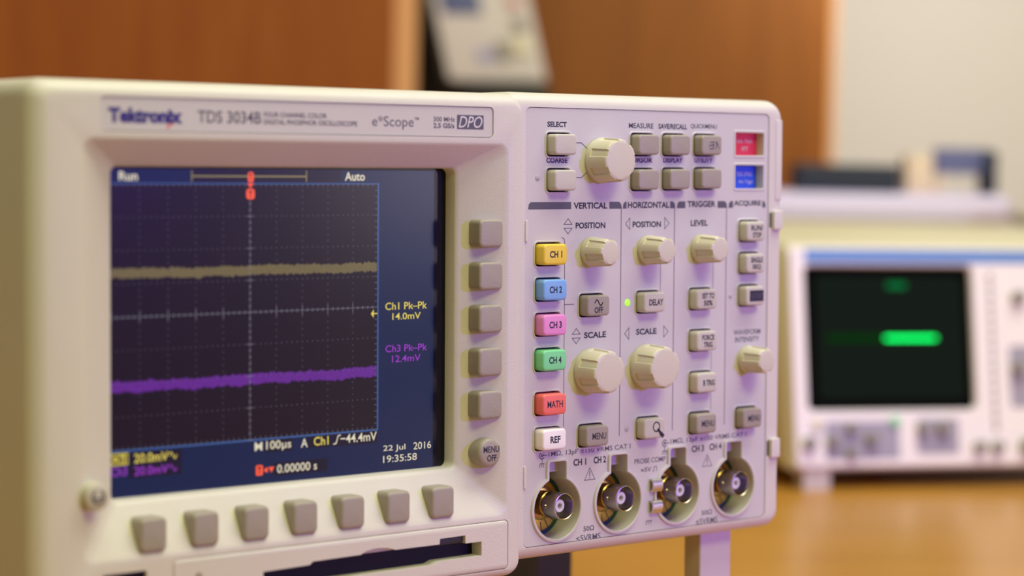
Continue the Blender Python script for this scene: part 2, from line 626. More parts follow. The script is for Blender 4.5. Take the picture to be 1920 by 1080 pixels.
# left half: housing and bezel
YB = -13.0
q = [(0, 140), (0, -7.0)] + [(1 - math.cos(R(a)), -7.0 - 6.0 * math.sin(R(a))) for a in (15, 30, 45, 60, 75, 90)]
OPEN_OUT = rrect(-18.2, 149.8, -32.0, 96.6, 4, 8)
OPEN_IN = rrect(-3.0, 133.0, -15.3, 88.0, 2.5, 8)
NAME = rrect(-11.4, 142.5, 98.4, 108.8, 1.6)
DRIVE = rrect(13.9, 150.2, -50.6, -33.4, 1.6)
IND = rrect(-11, 4.6, -40.5, -35.6, 0.4)
mb = MB()
rings = inset_rings(-34.6, 156.8, -54.0, 113.8, 6, q, 6.0, 2.2, 4.6, 3.2)
mb.loft(rings, True, False)
front = [(p[0], p[2]) for p in rings[-1]]
mb.flat([front, OPEN_OUT, NAME, DRIVE, IND], YB)
mb.loft([at(OPEN_OUT, YB), at(rrect(-17.6, 149.2, -31.4, 96.0, 4, 8), YB + 0.15), at(rrect(-16.6, 148.0, -30.2, 95.4, 4, 8), YB + 0.8),
         at(rrect(-4.2, 134.0, -16.4, 88.6, 2.8, 8), -5.4), at(OPEN_IN, -4.6), at(rrect(-2.6, 132.6, -14.9, 87.8, 2.3, 8), -3.9),
         at(rrect(-2.5, 132.5, -19.2 + 4.5, 87.75, 2.2, 8), 0.6)])
mb.loft([at(NAME, YB), at(NAME, YB + 0.8)])
mb.loft([at(DRIVE, YB), at(DRIVE, YB + 3)])
mb.loft([at(IND, YB), at(IND, YB + 2)])
mb.out('front_bezel', CREAM, osc)
plate2d('indicator_window', [IND], YB + 1.5, SLOTM, osc)

# name plate
mb = MB()
NP = rrect(-11.2, 142.3, 98.6, 108.6, 1.5)
mb.loft([at(NP, YB + 1.2), at(NP, YB + 0.35)], False, True)
npl = mb.out('name_plate', PLATEM, osc)
YN = YB + 0.30


text('brand_lettering', 'Tektronix', -8.5, 17.8, 100.9, 105.5, YN, INKB, npl, 0.06)['label'] = 'dark blue lettering'
mb = MB()
stroke(mb, [(14.2, 101.2), (12.4, 99.7)], 0.8, YN)
mb.out('slash_mark', INKR, npl, smooth=False)['label'] = 'red slash'
text('lettering', 'TDS 3034B', 23.2, 46.9, 101.4, 105.2, YN, INKG, npl, 0.012)
text('lettering', 'FOUR CHANNEL COLOR', 47.9, 72.4, 103.6, 105.2, YN, INKG, npl, 0.015)
text('lettering', 'DIGITAL PHOSPHOR OSCILLOSCOPE', 47.9, 84.6, 101.3, 102.9, YN, INKG, npl, 0.015)


text('lettering', 'e*Scope', 90.7, 108.0, 100.5, 105.0, YN, INKG, npl, 0.0)
text('lettering', 'TM', 108.3, 110.2, 103.8, 104.7, YN, INKG, npl, 0.01)
text('lettering', '300 MHz', 116.4, 125.7, 103.5, 105.1, YN, INKG, npl, 0.03)
text('lettering', '2.5 GS/s', 116.4, 125.5, 101.3, 103.0, YN, INKG, npl, 0.03)
plate2d('logo_box', [rrect(126.6, 138.3, 101.1, 105.9, 0.05)], YN, INKG, npl)
text('lettering', 'DPO', 127.3, 137.7, 101.6, 105.5, YN - 0.03, INKL, npl, 0.0, 0.28)

# display
mb = MB()
mb.flat([rrect(-6, 136, -19, 91, 2)], 0.45)
mb.box(-6, 136, 0.5, 4, -19, 91)
scr = mb.out('screen', LCD_EDGE, osc, smooth=False)
plate2d('picture_area', [rrect(-5.5, 127.2, -16.9, 86.9, 0.4)], 0.30, LCD_BLUE, scr)
D = 10.3
YS = 0.24
plate2d('graticule_field', [[(-5.5, 0), (10 * D, 0), (10 * D, 8 * D), (-5.5, 8 * D)]], YS, LCD_GRAT, scr)
for q_ in ([[(6.5, -4.9), (25.6, -4.9), (25.6, -1.0), (6.5, -1.0)], [(6.5, -8.9), (25.6, -8.9), (25.6, -5.0), (6.5, -5.0)],
                          [(57.2, -4.6), (68.3, -4.6), (68.3, -0.5), (57.2, -0.5)], [(74.3, -4.5), (84, -4.5), (84, -0.5), (74.3, -0.5)],
                          [(84.5, -4.6), (103, -4.6), (103, -0.3), (84.5, -0.3)], [(60.9, -12.5), (82.3, -12.5), (82.3, -8.3), (60.9, -8.3)],
                          [(29.4, 83.0), (87.6, 83.0), (87.6, 86.8), (29.4, 86.8)]]):
    plate2d('readout_field', [q_], YS, LCD_DARK, scr)
mb = MB()
yl = YS - 0.05
stroke(mb, [(-5, -0.2), (10 * D + 0.2, -0.2), (10 * D + 0.2, 8 * D + 0.1)], 0.55, yl)
stroke(mb, [(-5, 8 * D + 0.1), (10 * D, 8 * D + 0.1)], 0.35, yl)
mb.out('graticule_border', G_BORD, scr, smooth=False)
mb = MB()
yg = yl - 0.02


def dot(x, z, w=0.26, h=0.26):
    mb.add([(x - w, yg, z - h), (x + w, yg, z - h), (x + w, yg, z + h), (x - w, yg, z + h)], [(0, 1, 2, 3)])


for i in range(0, 10):
    for k in range(40):
        if i not in (5,):
            dot(i * D, (k + 0.5) * D / 5 - 1.03, 0.15, 0.17)
for j in range(1, 8):
    if j == 4:
        continue
    for k in range(-2, 50):
        dot(k * D / 5, j * D, 0.17, 0.15)
for k in range(-2, 50):
    dot(k * D / 5, 8 * D - 0.4, 0.12, 0.45)
    dot(k * D / 5, 0.5, 0.12, 0.45)
for k in range(40):
    dot(10 * D - 0.7, k * D / 5, 0.5, 0.11)
mb.out('grid_dots', G_GRID, scr, smooth=False)
mb = MB()
stroke(mb, [(-5, 4 * D), (10 * D, 4 * D)], 0.16, yg)
stroke(mb, [(5 * D, 0), (5 * D, 8 * D)], 0.16, yg)
for k in range(-2, 50):
    dot(k * D / 5, 4 * D, 0.12, 0.55 if k % 5 else 1.6)
for k in range(40):
    dot(5 * D, k * D / 5, 0.5 if k % 5 else 1.2, 0.13)
mb.out('grid_axes', G_GRIDL, scr, smooth=False)


def trace(name, zc, amp, m, y):
    mb_ = MB()
    n = 620
    x0, x1 = -4.0, 10 * D - 0.3
    v = []
    eh = el = 0.0
    for i in range(n + 1):
        x = x0 + (x1 - x0) * i / n
        eh = 0.62 * eh + random.gauss(0, 0.30)
        el = 0.62 * el + random.gauss(0, 0.30)
        w = 0.14 * math.sin(i * 0.021) + 0.10 * math.sin(i * 0.057)
        v += [(x, y, zc - amp * (0.86 + 0.34 * el) + w), (x, y, zc + amp * (0.86 + 0.34 * eh) + w)]
    mb_.add(v, [(2 * i, 2 * i + 2, 2 * i + 3, 2 * i + 1) for i in range(n)])
    return mb_.out(name, m, scr, smooth=False)


trace('waveform', 54.65, 1.75, G_TR1, yg + 0.03)['label'] = 'noisy dull yellow waveform'
trace('waveform', 19.5, 1.95, G_TR3, yg + 0.03)['label'] = 'noisy purple waveform'

YT = YS - 0.12
mb = MB()
mb.add([(29.4, YT, 84.6), (73.6, YT, 84.6), (73.6, YT, 85.1), (29.4, YT, 85.1)], [(0, 1, 2, 3)])
stroke(mb, [(29.4, 83.3), (29.4, 86.5)], 0.4, YT)
stroke(mb, [(73.6, 83.3), (73.6, 86.5)], 0.4, YT)
mb.out('record_bar', G_LINE, scr, smooth=False)
YM = YT - 0.05
for p_ in (rrect(50.5, 52.8, 82.9, 86.3, 0.9), [(50.2, 82.6), (52.9, 82.6), (51.55, 81.1)], rrect(49.9, 53.2, 77.5, 80.9, 1.0),
           rrect(53.7, 56.5, -11.9, -8.5, 0.6), [(57.0, -10.7), (58.4, -11.2), (58.4, -9.4), (57, -9.9)], [(58.6, -9.4), (61.0, -9.4), (59.8, -11.3)]):
    plate2d('trigger_marker', [p_], YM, G_ORG, scr)['label'] = 'orange trigger marker'
for zz, w in ((83.6, 0.5), (78.1, 0.7)):
    text('marker_letter', 'T', 51.55 - w, 51.55 + w, zz, zz + 2.1, YT - 0.09, LCD_DARK, scr, 0.03)
text('marker_letter', 'T', 54.4, 55.8, -11.3, -9.1, YT - 0.09, LCD_DARK, scr, 0.03)
mb = MB()
mb.add([(100.2, YT, 39.0), (101.4, YT, 37.6), (101.4, YT, 40.4)], [(0, 1, 2)])
stroke(mb, [(101.2, 39.0), (102.8, 39.0)], 0.35, YT)
mb.out('level_arrow', G_YEL, scr, smooth=False)
plate2d('channel_tag', [[(-0.6, -4.6), (6.1, -4.6), (6.1, -0.8), (-0.6, -0.8)]], YT + 0.03, G_YBOX, scr)
text('readout', 'Ch1', -0.2, 5.6, -4.1, -1.3, YT, LCD_DARK, scr, 0.02)
for s, x0, x1, z0, z1, m, bo in (
        ('Run', 2.9, 9.6, 83.4, 86.3, G_WHITE, 0.02), ('Auto', 89.2, 97.5, 83.5, 86.4, G_WHITE, 0.02),
        ('Ch1 Pk\u2013Pk', 106.3, 124.2, 40.0, 42.5, G_YEL, 0.006), ('14.0mV', 109.3, 121.5, 36.6, 38.9, G_YEL, 0.006),
        ('Ch3 Pk\u2013Pk', 106.4, 124.3, 25.7, 28.1, G_PUR, 0.006), ('12.4mV', 109.2, 121.5, 22.2, 24.5, G_PUR, 0.006),
        ('M', 53.3, 56.3, -3.8, -1.0, G_WHITE, 0.01), ('100\u00b5s', 57.8, 67.7, -4.3, -0.9, G_WHITE, 0.01), ('A', 71.6, 74.3, -4.0, -1.1, G_WHITE, 0.01),
        ('Ch1', 76.8, 82.8, -3.8, -0.9, G_YEL, 0.01), ('\u221244.4mV', 87.7, 102.8, -3.8, -0.8, G_WHITE, 0.01),
        ('22 Jul', 105.6, 115.1, -8.3, -5.8, G_WHITE, 0.004), ('2016', 118.6, 126.3, -8.1, -5.6, G_WHITE, 0.004),
        ('19:35:58', 105.6, 120.1, -11.7, -9.3, G_WHITE, 0.004), ('0.00000 s', 62.1, 78.1, -11.7, -8.9, G_WHITE, 0.01),
        ('20.0mV', 8.2, 20.6, -4.3, -1.4, G_YEL, 0.01), ('Ch3', -0.2, 5.6, -7.9, -5.0, G_PUR, 0.01), ('20.0mV', 8.2, 20.6, -8.2, -5.4, G_PUR, 0.01)):
    text('readout', s, x0, x1, z0, z1, YT, m, scr, bo)
for zc, m in ((-2.8, G_YEL), (-6.8, G_PUR)):
    mb = MB()
    stroke(mb, [(20.9, zc), (21.5, zc + 1.0), (22.1, zc + 0.6), (22.6, zc - 0.6), (23.2, zc - 1.0), (23.7, zc)], 0.3, YT)
    mb.out('coupling_symbol', m, scr, smooth=False)
mb = MB()
stroke(mb, [(84.9, -3.8), (85.9, -3.6), (86.7, -1.2), (87.6, -1.0)], 0.4, YT)
mb.out('slope_symbol', G_WHITE, scr, smooth=False)

# keys around the screen
for z0, z1 in ((60.9, 70.5), (46.3, 55.9), (31.6, 41.2), (16.7, 26.4), (1.9, 11.6)):
    block('menu_key', 136.9, 147.4, z0, z1, -4, -12.9, TAUPE, osc, 1.7, 1.0)
mb = MB()
lathe(mb, 142.1, -9.8, [(5.1, -4), (5.1, -11.4), (4.9, -12.2), (4.4, -12.75), (3.6, -12.95), (0, -13.0)])
mo = mb.out('menu_off_key', TAUPE, osc)
text('legend', 'MENU', 138.9, 145.9, -9.6, -7.4, -13.04, INK, mo, 0.02)
text('legend', 'OFF', 140.5, 144.7, -12.6, -10.4, -13.04, INK, mo, 0.02)
for x0, x1 in ((2.0, 11.7), (21.0, 30.8), (40.1, 49.8), (59.0, 68.8), (78.0, 87.8), (97.0, 106.8), (115.9, 125.8)):
    block('soft_key', x0, x1, -30.3, -19.6, -3, -13.6, TAUPE, osc, 1.8, 1.1)
mb = MB()
lathe(mb, -14.2, -11.1, [(4.3, -8), (4.3, -13.4), (4.3, -15.2), (4.0, -15.8), (3.4, -16.1), (0, -16.15)])
pk = mb.out('power_key', LIGHTB, osc)
mb = MB()
stroke(mb, [(-14.2 + 2.0 * math.cos(R(a)), -11.1 + 2.0 * math.sin(R(a))) for a in range(-240, 61, 20)], 0.6, -16.2)
stroke(mb, [(-16, -11.6), (-12.4, -11.6)], 0.6, -16.2)
mb.out('power_symbol', INKG, pk, smooth=False)

# disk drive panel
SLOT = [(47.5, -40.7), (65.6, -40.4), (66.9, -39.4), (86.2, -39.2), (88.2, -38.3), (91.0, -37.8), (94.0, -37.7), (97.5, -38.1), (100.6, -39.0),
        (119.5, -39.1), (119.7, -37.2), (130.8, -37.1), (130.9, -39.9), (138.0, -39.9), (138.1, -44.8), (119.2, -45.0), (116.7, -45.9), (47.5, -46.2)]
mb = MB()
DP0 = rrect(14.1, 150.0, -50.4, -33.6, 1.5)
DP1 = rrect(14.5, 149.6, -50.0, -34.0, 1.3)
mb.loft([at(DP0, YB + 3), at(DP0, YB + 0.1), at(DP1, YB - 0.2)])
mb.flat([DP1, SLOT], YB - 0.2)
mb.loft([at(SLOT, YB - 0.2), at(SLOT, YB + 5.5)])
drv = mb.out('drive_panel', CREAM, osc)
plate2d('disk_slot', [[(40, -48), (145, -48), (145, -36), (40, -36)]], YB + 5, SLOTM, drv)
mb = MB()
mb.loft([at(rrect(86.5, 100.3, -39.2, -37.6, 0.4), YB + 4.8), at(rrect(86.5, 100.3, -39.2, -37.6, 0.4), YB + 1.2)], False, True)
mb.out('thumb_recess', LIGHTB, drv)
block('eject_key', 120.0, 130.6, -39.7, -37.3, YB + 4.8, YB + 0.9, BLACK, drv, 0.3, 0.25)
plate2d('drive_light', [circ(23.2, -39.6, 1.4, 20)], YB - 0.24, TAUPE, drv)

# right half: housing
YH = -10.2
mb = MB()
q2 = [(0, 140), (0, -4.4)] + [(1 - math.cos(R(a)), -4.4 - 5.8 * math.sin(R(a))) for a in (15, 30, 45, 60, 75, 90)]
rings = inset_rings(150, 291.2, -49.6, 114.6, 6.5, q2, 0.0, 3.0, 4.6, 4.4)
PLT = rrect(159.6, 282.6, -47.3 + 2.4, 109.4, 2.2)
mb.loft(rings, True, False)
mb.flat([[(p[0], p[2]) for p in rings[-1]], PLT], YH)
mb.loft([at(PLT, YH), at(PLT, YH + 0.35)])
mb.out('side_housing', CREAM, osc)

# control plate with its openings
YP = YH + 0.25
YF = YP - 4.3
# x, z, width, legend, material, ink
KEYS = [(174.3, 96.5, 9.9, '', LIGHTB), (174.4, 84.0, 9.9, '', LIGHTB),
        (214.8, 96.9, 10.0, '', TAUPE), (214.9, 84.3, 10.0, '', TAUPE), (230.7, 97.0, 10.0, '', TAUPE), (230.8, 84.5, 10.0, '', TAUPE),
        (247.0, 97.1, 10.2, '#', TAUPE), (247.2, 84.7, 10.2, '', TAUPE),
        (169.4, 58.0, 10.7, 'CH 1', YEL), (169.4, 45.6, 10.7, 'CH 2', BLU), (169.4, 33.3, 10.7, 'CH 3', PNK), (169.4, 20.9, 10.7, 'CH 4', GRN),
        (169.5, 5.4, 10.7, 'MATH', RED), (169.6, -7.0, 10.7, 'REF', WHT),
        (190.5, 39.4, 10.4, '~OFF', TAUPE), (218.3, 39.7, 10.2, 'DELAY', LIGHTB), (245.3, 40.0, 10.2, 'SET TO\n50%', LIGHTB),
        (245.5, 24.5, 10.2, 'FORCE\nTRIG', LIGHTB), (245.8, 8.9, 10.2, 'B TRIG', LIGHTB), (245.7, -6.3, 10.2, 'MENU', TAUPE),
        (271.2, 64.9, 9.6, 'RUN/\nSTOP', LIGHTB), (271.2, 52.8, 9.6, 'SINGLE\nSEQ', LIGHTB), (271.2, 40.5, 9.6, '!AUTOSET', LIGHTB),
        (190.5, -7.2, 10.6, 'MENU', TAUPE), (218.8, -6.4, 10.2, '?', LIGHTB), (270.5, -5.9, 9.9, 'MENU', TAUPE)]
KLAB = {'CH 1': 'yellow channel key', 'CH 2': 'blue channel key', 'CH 3': 'pink channel key', 'CH 4': 'green channel key', 'MATH': 'coral red key', 'REF': 'white key'}
KH = 7.3
BNC = [(175.2, -32.2), (205.0, -32.0), (235.0, -31.7), (264.7, -31.5)]
RIN, ROUT = 10.9, 12.2


def bnc_loop(cx, cz, r_, hw, top, rc):
    a = math.asin(hw / r_)
    pts = []
    n = 44
    a0 = math.pi / 2 + a
    for i in range(n + 1):
        t = a0 + (2 * math.pi - 2 * a) * i / n
        pts.append((cx + r_ * math.cos(t), cz + r_ * math.sin(t)))
    for i in range(5):
        t = R(0 + 90 * i / 4)
        pts.append((cx + hw - rc + rc * math.cos(t), top - rc + rc * math.sin(t)))
    for i in range(5):
        t = R(90 + 90 * i / 4)
        pts.append((cx - hw + rc + rc * math.cos(t), top - rc + rc * math.sin(t)))
    return pts


KEYS = [(x + (0.9 if s[:2] in ('CH', 'MA', 'RE') else 0.55), z, w + 0.4, s, m) for x, z, w, s, m in KEYS]
holes = []
for x, z, w, s, m in KEYS:
    holes.append(rrect(x - w / 2 - 1.25, x + w / 2 + 1.25, z - KH / 2 - 1.25, z + KH / 2 + 1.25, 2.0))
bo = [bnc_loop(cx, cz, ROUT, 5.2, cz + 17.8, 1.6) for cx, cz in BNC]
WIN = [(264.3, 279.7, 93.5, 102.1), (264.3, 279.7, 81.0, 89.8)]
win_o = [rrect(a - 0.9, b + 0.9, c - 0.9, d + 0.9, 0.8) for a, b, c, d in WIN]
mb = MB()
PL2 = rrect(159.8, 282.4, -47.1 + 2.4, 109.2, 2.1)
mb.flat([PL2] + holes + bo + win_o, YP)
for (x, z, w, s, m), h in zip(KEYS, holes):
    i1 = rrect(x - w / 2 - 1.05, x + w / 2 + 1.05, z - KH / 2 - 1.05, z + KH / 2 + 1.05, 1.9)
    i2 = rrect(x - w / 2 - 0.7, x + w / 2 + 0.7, z - KH / 2 - 0.7, z + KH / 2 + 0.7, 1.6)
    i3 = rrect(x - w / 2 - 0.55, x + w / 2 + 0.55, z - KH / 2 - 0.55, z + KH / 2 + 0.55, 1.5)
    mb.loft([at(h, YP), at(i1, YP - 0.35), at(i2, YP - 0.35), at(i3, YP - 0.1), at(i3, YP + 2.6)])
for (cx, cz), o_ in zip(BNC, bo):
    l1 = bnc_loop(cx, cz, ROUT - 0.25, 5.0, cz + 17.6, 1.5)
    l2 = bnc_loop(cx, cz, RIN + 0.25, 4.15, cz + 16.9, 1.0)
    l3 = bnc_loop(cx, cz, RIN, 3.95, cz + 16.7, 0.9)
    mb.loft([at(o_, YP), at(l1, YP - 0.8), at(l2, YP - 0.9), at(l3, YP - 0.6), at(l3, 0.2)])
for (a, b, c, d), o_ in zip(WIN, win_o):
    mb.loft([at(o_, YP), at(rrect(a - 0.6, b + 0.6, c - 0.6, d + 0.6, 0.7), YP - 0.25), at(rrect(a, b, c, d, 0.5), YP - 0.15), at(rrect(a, b, c, d, 0.5), YP + 4.2)])
cp = mb.out('control_plate', PANELM, osc, angle=30)
mb = MB()
for x, z, w, s, m in KEYS:
    mb.box(x - w / 2 - 0.9, x + w / 2 + 0.9, YP + 2.4, YP + 2.6, z - KH / 2 - 0.9, z + KH / 2 + 0.9)
mb.out('key_wells', DARK, cp, smooth=False)

# keys
yk = YF - 0.04
for x, z, w, s, m in KEYS:
    k = block('push_key', x - w / 2, x + w / 2, z - KH / 2, z + KH / 2, YP + 2.3, YF, m, osc, 1.5, 0.75)
    if s in KLAB:
        k['label'] = KLAB[s]
    xt = x - 0.55
    if s.startswith('CH'):
        xt = x - 0.9
        text('legend', s, xt - 1.9, xt + 3.9, z - 1.1, z + 1.3, yk, INK, k, 0.03)
    elif s == 'MATH':
        xt = x - 0.9
        text('legend', s, xt - 2.6, xt + 4.6, z - 1.1, z + 1.3, yk, INK, k, 0.03)
    elif s == 'REF':
        xt = x - 0.9
        text('legend', s, xt - 1.2, xt + 3.5, z - 1.2, z + 1.2, yk, INK, k, 0.03)
    elif s == '~OFF':
        text('legend', 'OFF', xt - 1.6, xt + 2.6, z - 2.6, z - 0.4, yk, INK, k, 0.03)
        mb = MB()
        stroke(mb, [(xt + 0.5 + 1.9 * (t - 10) / 10, z + 1.1 + 1.0 * math.sin((t) / 20 * 2 * math.pi)) for t in range(21)], 0.4, yk)
        mb.out('wave_symbol', INK, k, smooth=False)
    elif s == 'DELAY':
        text('legend', s, xt - 2.4, xt + 4.7, z - 1.1, z + 1.2, yk, INK, k, 0.03)
    elif s == 'B TRIG':
        text('legend', s, xt - 1.7, xt + 4.4, z - 1.1, z + 1.1, yk, INK, k, 0.03)
    elif s == 'MENU':
        text('legend', s, xt - 2.1, xt + 4.6, z - 1.2, z + 1.2, yk, INK, k, 0.03)
    elif s == '!AUTOSET':
        plate2d('legend_box', [rrect(x - 3.2, x + 4.4, z - 2.1, z + 2.1, 0.2)], yk, INK, k)
        text('legend', 'AUTOSET', x - 2.7, x + 3.9, z - 0.9, z + 0.9, yk - 0.03, INKG, k, 0.0)
    elif s == '?':
        mb = MB()
        stroke(mb, [(x + 0.8 + 1.6 * math.cos(R(a)), z + 0.6 + 1.7 * math.sin(R(a))) for a in range(0, 361, 20)], 0.45, yk)
        stroke(mb, [(x + 1.8, z - 0.6), (x + 3.3, z - 2.2)], 1.1, yk)
        stroke(mb, [(x + 3.3, z - 2.2), (x + 3.9, z - 2.7)], 1.5, yk)
        mb.out('magnifier_symbol', INK, k, smooth=False)
    elif s == '#':
        mb = MB()
        stroke(mb, [(x - 1.2, z - 1.3), (x + 0.6, z - 1.3), (x + 0.6, z + 1.2), (x - 1.0, z + 1.0)], 0.4, yk)
        stroke(mb, [(x - 1.4, z - 0.2), (x + 1.0, z + 0.1)], 0.5, yk)
        stroke(mb, [(x + 1.6, z + 1.3), (x + 2.6, z + 0.2), (x + 1.7, z - 1.2)], 0.4, yk)
        stroke(mb, [(x + 2.5, z + 1.2), (x + 3.6, z - 1.2)], 0.35, yk)
        mb.out('key_symbol', INKG, k, smooth=False)
    elif '\n' in s:
        a, b = s.split('\n')
        text('legend', a, xt - 2.2, xt + 4.2, z + 0.25, z + 2.3, yk, INK, k, 0.03)
        text('legend', b, xt - 1.3, xt + 3.3, z - 2.4, z - 0.35, yk, INK, k, 0.03)


# knobs
def knob(x, z, r0, r1, a0, npad=7, half=10.5):
    mb_ = MB()
    n = 252
    ys = [YP - 0.25, YP - 0.6, YP - 2.3, YP - 2.31 - 0.35, YP - 5.5, YP - 9.2, YP - 9.75, YP - 10.1, YP - 10.3]
    rr = [r0 - 0.25, r0, None, None, None, None, r1 - 0.05, r1 - 0.3, r1 - 0.75]

    def rad(y):
        t = (YP - 0.6 - y) / 8.6
        return r0 + (r1 + 0.1 - r0) * min(1, t)
    rings_ = []
    for k_, y in enumerate(ys):
        ring = []
        for i in range(n):
            a = 360.0 * i / n
            base = rr[k_] if rr[k_] is not None else rad(y)
            d = abs((a - a0 + 180 / npad) % (360 / npad) - 180 / npad)
            pad = 1.0 if d < half - 0.75 else (0.0 if d > half + 0.75 else (half + 0.75 - d) / 1.5)
            if 3 <= k_ <= 6:
                base -= 0.55 * pad
            elif k_ == 7:
                base -= 0.38 * pad
            ring.append((x + base * math.cos(R(a)), y, z + base * math.sin(R(a))))
        rings_.append(ring)
    rings_.append([(x + (r1 - 1.6) * math.cos(R(360 * i / n)), YP - 10.38, z + (r1 - 1.6) * math.sin(R(360 * i / n))) for i in range(n)])
    rings_.insert(0, [(x + (r0 - 0.25) * math.cos(R(360 * i / n)), YP + 0.05, z + (r0 - 0.25) * math.sin(R(360 * i / n))) for i in range(n)])
    mb_.loft(rings_, False, True)
    return mb_.out('knob', KNOBM, osc, angle=28)


knob(195.6, 91.1, 8.15, 7.5, 160)
knob(191.0, 58.5, 5.4, 4.75, 142, 6, 15)
knob(219.0, 58.7, 5.4, 4.75, 140, 6, 15)
knob(246.3, 58.7, 5.4, 4.75, 138, 6, 15)
knob(191.0, 16.0, 8.15, 7.5, 156)
knob(218.6, 16.3, 8.15, 7.5, 156)
knob(272.0, 16.2, 5.3, 4.7, 165, 6, 15)

# printing on the control plate
yp = YP - 0.03
for s, x0, x1, z0, z1, m in (
        ('SELECT', 169.7, 178.8, 102.6, 104.5, INK), ('COARSE', 169.3, 179.3, 90.0, 91.9, INK),
        ('MEASURE', 209.0, 221.3, 102.8, 104.7, INK), ('SAVE/RECALL', 223.9, 238.6, 102.8, 104.7, INK), ('QUICKMENU', 240.5, 254.3, 103.0, 104.9, INK),
        ('CURSOR', 208.8, 221.0, 90.4, 92.3, INK), ('DISPLAY', 226.4, 236.5, 90.5, 92.4, INK), ('UTILITY', 242.6, 252.2, 90.6, 92.5, INK),
        ('VERTICAL', 182.4, 198.7, 73.8, 76.1, INK), ('HORIZONTAL', 208.8, 229.8, 73.9, 76.2, INK), ('TRIGGER', 239.2, 254.0, 74.1, 76.4, INK),
        ('ACQUIRE', 263.9, 278.6, 74.2, 76.5, INK),
        ('POSITION', 183.4, 197.8, 66.8, 69.0, INK), ('POSITION', 211.3, 225.6, 66.9, 69.1, INK), ('LEVEL', 241.0, 250.0, 67.1, 69.3, INK),
        ('SCALE', 187.9, 198.6, 27.6, 29.8, INK), ('SCALE', 213.5, 223.9, 27.8, 30.0, INK),
        ('WAVEFORM', 264.5, 279.1, 25.6, 27.6, INKG), ('INTENSITY', 265.3, 278.5, 22.8, 24.8, INKG),
        ('1M\u03a9, 13pF \u2264150 VRMS CAT I', 171.3, 211.2, -14.0, -11.6, INKG), ('CH 1', 183.2, 189.4, -17.8, -15.3, INK),
        ('CH 2', 193.0, 199.1, -17.7, -15.2, INK), ('PROBE COMP', 213.3, 229.1, -19.5, -17.6, INKG), ('\u22485V', 216.6, 221.8, -22.7, -21.0, INKG),
        ('1M\u03a9, 13pF \u2264150 VRMS CAT I', 231.6, 272.0, -13.8, -11.4, INKG), ('CH 3', 242.7, 249.2, -17.3, -14.8, INK), ('CH 4', 252.1, 258.6, -17.2, -14.7, INK),
        ('50\u03a9', 188.3, 193.5, -41.7, -39.8, INKG), ('\u22645VRMS', 184.8, 196.7, -45.2, -42.9, INKG),
        ('50\u03a9', 248.2, 253.8, -41.4, -39.5, INKG), ('\u22645VRMS', 245.3, 256.8, -44.8, -42.5, INKG)):
    text('legend', s, x0, x1, z0, z1, yp, m, cp, 0.018 if m is INKG else 0.032)
mb = MB()


def bar(x0, x1, z0=73.75, z1=76.3, rl=False, rr_=False):
    p = []
    if rl:
        p += [(x0, z0), (x0 + 0.3, z1 - 0.8), (x0 + 1.2, z1)]
    else:
        p += [(x0, z0), (x0, z1)]
    if rr_:
        p += [(x1 - 1.2, z1), (x1 - 0.3, z1 - 0.7), (x1, z1 - 1.6), (x1, z0)]
    else:
        p += [(x1, z1), (x1, z0)]
    mb.add(at(p, yp), [tuple(range(len(p)))])


bar(161.0, 181.2, rl=True)
bar(199.7, 205.7, rr_=True)
bar(206.3, 208.2, rl=True)
bar(230.2, 232.8, rr_=True)
bar(233.7, 238.1, rl=True)
bar(255.1, 260.1, rr_=True)
bar(260.9, 263.4, rl=True)
bar(279.4, 281.2, rr_=True)
mb.out('header_bars', INKG, cp, smooth=False)
mb = MB()
stroke(mb, [(205.6, 74.5), (205.55, -8.4)], 0.32, yp)
stroke(mb, [(232.6, 74.5), (232.5, -8.1)], 0.32, yp)
stroke(mb, [(259.95, 74.5), (259.9, -7.8)], 0.32, yp)
stroke(mb, [(176.9, 63.8), (178.0, 63.2), (178.3, 62.0), (178.4, -3.3)], 0.28, yp)
stroke(mb, [(178.4, 40.0), (182.7, 40.0)], 0.28, yp)
stroke(mb, [(225.6, 54), (225.6, 43)], 0.22, yp)
stroke(mb, [(253.0, 54), (253.0, 43)], 0.22, yp)
stroke(mb, [(252.6, 20), (252.6, -2)], 0.18, yp)
stroke(mb, [(180.5, 97.2), (185.9, 97.2), (188.6, 95.3)], 0.28, yp)
stroke(mb, [(180.5, 84.9), (186.0, 84.9), (188.4, 86.6)], 0.28, yp)
mb.out('divider_lines', INKG, cp, smooth=False)


def tri(p, name='arrow_mark', more=()):
    m_ = MB()
    stroke(m_, p, 0.26, yp, True)
    for q_ in more:
        stroke(m_, q_, 0.4, yp)
    m_.out(name, INKG, cp, smooth=False)


